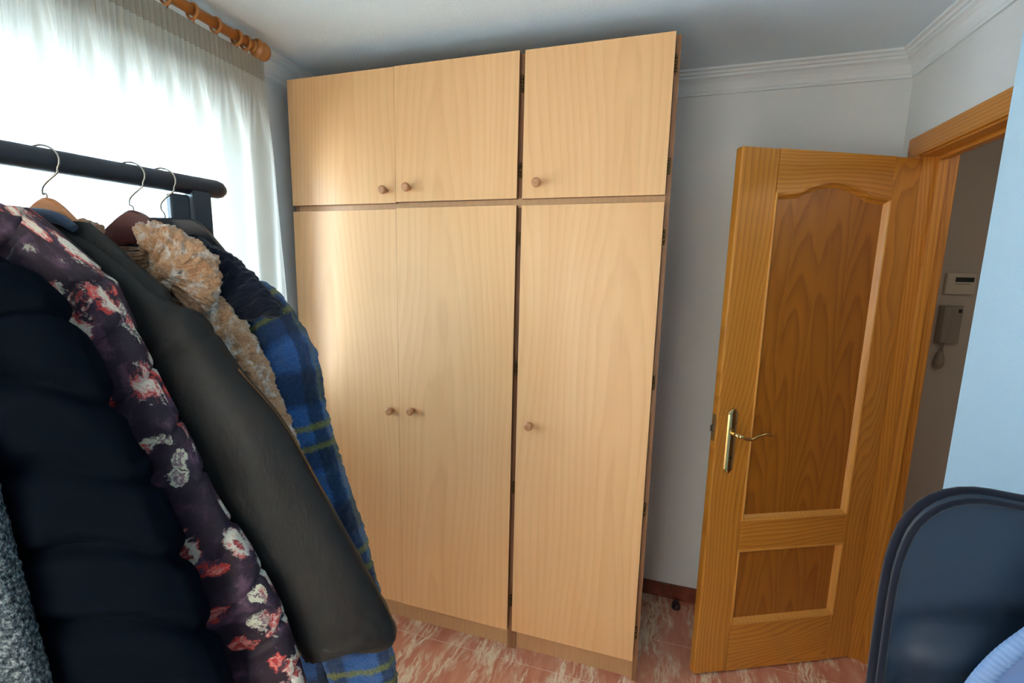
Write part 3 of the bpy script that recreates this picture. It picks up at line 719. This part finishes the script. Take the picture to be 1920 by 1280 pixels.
# grey knit
c = coat('knitted_coat', .46, 'grey boucle knit coat at the near end, left of the navy puffer')
kn = lambda v, th, u: .003*noise.noise(Vector((u*120, v*120, 3))) + .004*noise.noise(Vector((th, v*8, 0)))
body_mb([(-.12, .03, .012), (-.16, .06, .016), (-.24, .10, .02), (-.4, .125, .022), (-.6, .14, .024), (-.95, .15, .024)], 90, 80, .004, kn).build('body', knit_m, c)
out = [(.0, -.14), (.07, -.165), (.11, -.21), (.143, -.281), (.163, -.359), (.180, -.437), (.188, -.526), (.197, -.600), (.204, -.693), (.208, -.78)]
for mi in (1, -1):
    sleeve_mb(out, [.03, .045, .055, .06, .06, .055], [.016, .020, .022, .022, .022], -.004, 200, 72, kn, mi).build('sleeve', knit_m, c)

# hangers
def hanger(s, label, mat_, hz0, slope, hc, ht, thick, flat=0, span=.13):
    o = thing('clothes_hanger', label, 'hanger', frame(s), 0, 'hangers on the black rack')
    b = MB()
    top = lambda a: hz0 - slope*(math.sqrt(max(0, abs(a)-flat)**2+.02**2)-.02)
    M_ = 40; rings = []
    for i in range(M_+1):
        a = -span+2*span*i/M_; f_ = 1-abs(a)/span; hh = ht+(hc-ht)*(max(0, 1-abs(a)/.075))**1.0
        zt = top(a); zb = zt-hh; bow = -.004*(abs(a)/span)**2
        e = min(1, f_*8+.25); th_ = thick/2*e; r_ = min(.004, thick*.3)
        rings.append([E_*a + NN*(n_+bow) + Vector((0, 0, z)) for n_, z in ((-th_, zb+r_), (-th_+r_, zb), (th_-r_, zb), (th_, zb+r_), (th_, zt-r_), (th_-r_, zt), (-th_+r_, zt), (-th_, zt-r_))])
    b.ring_skin(rings, smooth=False); b.build('arms', mat_, o)
    h = MB(); arc = []
    for i in range(17):
        a = math.radians(205-i*15); arc.append((.0232*math.cos(a), .0205*math.sin(a)+.0))
    arc += [(.018, -.018), (.004, -.030), (-.005, -.040), (-.006, -.050), (-.001, hz0+.006), (0, hz0-.008)]
    pp, _ = catmull(arc, 60); h.tube([E_*p.x + Vector((0, 0, p.y)) for p in pp], .0015, 8); h.build('hook', steel, o)
    return o
tanw = wood('varnished_tan_wood', srgb(196, 128, 80), srgb(160, 96, 54), srgb(206, 142, 94), 60, .03, .4, .35, axis='X')
cherry = Mat('dark_cherry_lacquer', .22, .6).col(srgb(92, 52, 52))
h1 = hanger(.2438, 'tan wooden hanger with rounded shoulders, inside the black coat', tanw, -.054, 1.35, .05, .024, .012, 0, .10)
h2 = hanger(.138, 'dark cherry wood hanger, glossy, inside the curly tan coat', cherry, -.058, 1.1, .058, .028, .018, 0, .11)
h3 = hanger(.092, 'black plastic hanger nearest the post, inside the plaid coat', black_pl, -.065, 1.35, .05, .02, .010, .044, .125)
hanger(.3105, 'wooden hanger inside the floral coat, its hook left of the tan hanger', tanw, -.085, 1.0, .03, .022, .010, span=.11)
hanger(.391, 'wooden hanger inside the navy puffer coat', tanw, -.15, .6, .03, .022, .010, span=.11)
hanger(.46, 'wooden hanger inside the grey knit coat at the near end of the rail', tanw, -.16, .8, .03, .02, .010, span=.07)

# ------------------------------------------------------------------ hall telephone and wall box
ph = thing('intercom_phone', 'grey wall intercom handset hanging in the dark hall beyond the doorway', 'intercom', (3.163, HY, 1.36))
b = MB(); b.box(-.052, .052, -.030, 0, -.105, .115, bev=.006); b.build('base', grey_pl, ph)
b = MB(); b.box(-.050, -.012, -.058, -.030, -.10, .11, bev=.008); b.build('handset', grey_pl, ph)
b = MB(); b.box(.028, .042, -.033, -.030, .075, .095); b.build('button', dark_pl, ph)
cr = [(-.015+.006*math.sin(i*.9), -.02+.006*math.cos(i*.9), -.105-.002*i) for i in range(26)]
b = MB(); b.tube(cr, .003, 6); b.lathe([(0, -.255), (.016, -.25), (.023, -.225), (.02, -.19), (.011, -.155), (0, -.145)], Matrix.Translation((-.02, -.024, 0)), 14); b.build('cord', grey_pl, ph)
tb_ = thing('wall_box', 'white square wall box with a dark display slot, above the intercom', 'control box', (3.185, HY, 1.60))
b = MB(); b.box(-.068, .068, -.022, 0, -.062, .058, bev=.005); b.build('cover', white_pl, tb_)
b = MB(); b.box(-.028, .056, -.0235, -.0215, .008, .034); b.build('display', dark_pl, tb_)
b = MB(); b.box(-.024, .044, -.0232, -.0215, -.006, 0); b.build('label_strip', grey_pl, tb_)
ds = MB(); ds.lathe([(0, 0), (.022, 0), (.022, .006), (.019, .020), (.014, .030), (0, .031)], None, 18)
tag(ds.build('door_stop', cloth('dark_rubber', srgb(60, 36, 34), 300, .5), None, (1.713, .497, 0)), 'small dark round door stop on the floor behind the door', 'door stop')

# ------------------------------------------------------------------ office chair
U = Vector((.996, .087, 0)).normalized(); F = Vector((U.y, -U.x, 0))            # F points to the camera side
CC = Vector((1.994, -.884, 0))
ch = thing('office_chair', 'dark navy padded office chair with black piped backrest at the right edge', 'chair', (CC.x, CC.y, 0), math.atan2(U.y, U.x))
# local: x along U, -y towards the camera
HWc = .166
def back_outline(n_=96):
    pts = []
    def side(z):  # half width by height
        return HWc - .006 + .004*math.sin((z-.8)*7) - .010*max(0, (.95-z)/.35)**1.5 - .002*max(0, (z-1.05)/.25)
    ztop = 1.304; r = .085
    raw = [(-side(.72), .74), (-side(.80), .82), (-side(.95), .95), (-side(1.1), 1.10), (-side(1.18)+.001, 1.18), (-.1525, 1.225), (-.143, 1.254), (-.126, 1.279), (-.103, 1.296), (-.076, 1.304), (-.048, 1.304), (-.02, 1.3005), (0, 1.2995)]
    full = raw + [(-x, z) for x, z in raw[-2::-1]]
    bot = [(HWc-.03, .70), (0, .69), (-HWc+.03, .70)]
    P, _ = catmull([Vector(p) for p in full+bot+[full[0]]], n_+1)
    return [(p.x, p.y) for p in P[:-1]]
ol = back_outline(); cx0, cz0 = 0, 1.0
def lean(z): return .05*(z-.7)                       # back leans away from the sitter
def crease(x, z):
    r = 0
    d = (z-1.105)-.25*(x+.1)**1 ; r += -.006*math.exp(-(d/.022)**2)
    d = (z-1.055)-.35*(x+.1); r += .005*math.exp(-(d/.03)**2)*math.exp(-((x+.05)/.12)**2)
    d = (x-.075)+.45*(z-1.2); r += -.005*math.exp(-(d/.016)**2)*math.exp(-((z-1.2)/.07)**2)
    dd = math.hypot((x+.155)/.05, (z-.985)/.06); r += -.012*math.exp(-dd*dd)
    return r + .003*noise.noise(Vector((x*9, z*9, 0)))
b = MB(); rings = []
for k, (sc, yo) in enumerate([(0.02, .026), (.5, .028), (.85, .026), (.955, .020), (.985, .008), (1., -.003), (.985, -.012), (.95, -.012), (.93, -.009)] + [(.93-.05*i, None) for i in range(1, 19)]):
    ring = []
    for x, z in ol:
        X, Z = x*sc, cz0+(z-cz0)*sc
        Y = yo if yo is not None else -.010 - .016*(1-(sc/.93)**3) + .02*(1-(X/HWc)**2)*0 - 2.6*crease(X, Z)*min(1, (.93-sc)*6)
        ring.append((X, Y+lean(Z), Z))
    rings.append(ring)
b.ring_skin(rings); back = b.build('backrest', chair_m, ch)
pi_ = [(x*.97, -.015+lean(z), cz0+(z-cz0)*.97) for x, z in ol]
b = MB(); b.tube(pi_, .0045, 10, closed=True); b.build('piping', pipe_m, back)
b = MB(); b.tube([(x*1.0, -.004+lean(z), z) for x, z in ol], .006, 10, closed=True); b.build('piping', pipe_m, back)
b = MB(); b.box(-.195, .195, -.44, .0, .50, .585, bev=.035); b.build('seat', chair_m, ch)
for sx in (-1, 1):
    b = MB(); b.tube([(sx*.180, .01, .70), (sx*.192, -.02, .79), (sx*.194, -.07, .815), (sx*.194, -.22, .80), (sx*.194, -.30, .775)], [.012, .02, .024, .024, .016], 12); b.tube([(sx*.194, -.18, .80), (sx*.194, -.2, .56), (sx*.18, -.2, .535)], .013, 10); b.build('armrest', black_pl, ch)
b = MB(); b.box(-.035, .035, .045, .075, .44, .95, bev=.008); b.box(-.035, .035, -.2, .07, .455, .50, bev=.008); b.build('back_bracket', black_pl, ch)
b = MB(); b.tube([(0, -.2, .12), (0, -.2, .48)], .026, 16); b.build('gas_column', black_pl, ch)
for i in range(5):
    a = 2*PI*i/5+.3; p = Vector((math.cos(a), math.sin(a), 0)); o_ = Vector((0, -.2, 0))
    b = MB(); b.tube([o_+Vector((0, 0, .12)), o_+p*.11+Vector((0, 0, .105)), o_+p*.2+Vector((0, 0, .08))], [.03, .022, .016], 10); lg = b.build('base_leg', black_pl, ch)
    q = p.cross(Vector((0, 0, 1)))
    b = MB(); b.tube([o_+p*.2-q*.02+Vector((0, 0, .027)), o_+p*.2+q*.02+Vector((0, 0, .027))], .027, 16); b.tube([o_+p*.2+Vector((0, 0, .03)), o_+p*.2+Vector((0, 0, .085))], .007, 8); b.build('caster', black_pl, lg)
# garment over the backrest
gm = thing('draped_garment', 'light blue satin garment with ribbed edge draped over the chair backrest', 'garment', (CC.x, CC.y, 1.0), math.atan2(U.y, U.x))
edge = [(.100, .300), (.070, .261), (.034, .224), (-.002, .188), (-.038, .146), (-.068, .104), (-.092, .05), (-.104, -.02), (-.108, -.10)]
pp, Lg = catmull(edge, 70)
def bul(x, z): return .006*math.sin(x*42+z*23) + .004*math.sin(x*17-z*31) + .004*noise.noise(Vector((x*14, z*14, 1)))
XRc = HWc+.012
def grow(xl, z, y0, y1, NV=40):
    """one row of cloth from its left edge to the side of the backrest; y0 = depth on the face, y1 = depth where it turns round the side"""
    r_ = []
    for j in range(NV+1):
        f_ = j/NV; x = xl+(XRc-xl)*min(1, f_/.85); k = max(0, (f_-.8)/.2); k = k*k*(3-2*k)
        edge_in = min(1, f_/.12)
        r_.append((x, y0*(1-k)+y1*k + (bul(x, z)*(1-k)*edge_in - .012*math.sin(min(1, f_/.3)*PI/2)*(1-k))*(1 if y0 < 0 else -1) + lean(z+1.0), z))
    return r_
grows = [grow(.10, z, .046, .012) for z in (.08, .14, .20, .26)]
grows.append(grow(.10, .300, .036, .010)); grows.append([(x, .004+lean(1.3), .324) for x, _, z in grow(.10, .32, .01, .01)])
for p in pp[2:]: grows.append(grow(p.x+.006, p.y+.004, -.060, -.006))
b = MB(); b.ring_skin(grows, closed=False, caps=False); go = b.build('cloth', blue_m, gm)
rb = MB(); rrings = []
for i in range(280):
    f_ = i/279; k = f_*69; k0_ = min(int(k), 68); p = pp[k0_].lerp(pp[k0_+1], k-k0_); tdir = (pp[min(k0_+2, 69)]-pp[max(k0_-1, 0)]).normalized(); N2 = Vector((-tdir.y, tdir.x))
    rib = .0014*math.sin(2*PI*f_*62)
    r2 = []
    for j in range(9):
        v = .0275*j/8; y_ = .058+.011*math.sin(PI*min(1, j/7)) + (rib if 0 < j < 8 else 0)
        r2.append((p.x+N2.x*v, -y_+lean(p.y+1.0), p.y+N2.y*v))
    rrings.append(r2)
rb.ring_skin(rrings, closed=False, caps=False); ro = rb.build('ribbed_edge', rib_m, gm)
for o in (ro, go):
    md = o.modifiers.new('thickness', 'SOLIDIFY'); md.thickness = .003; md.offset = 0
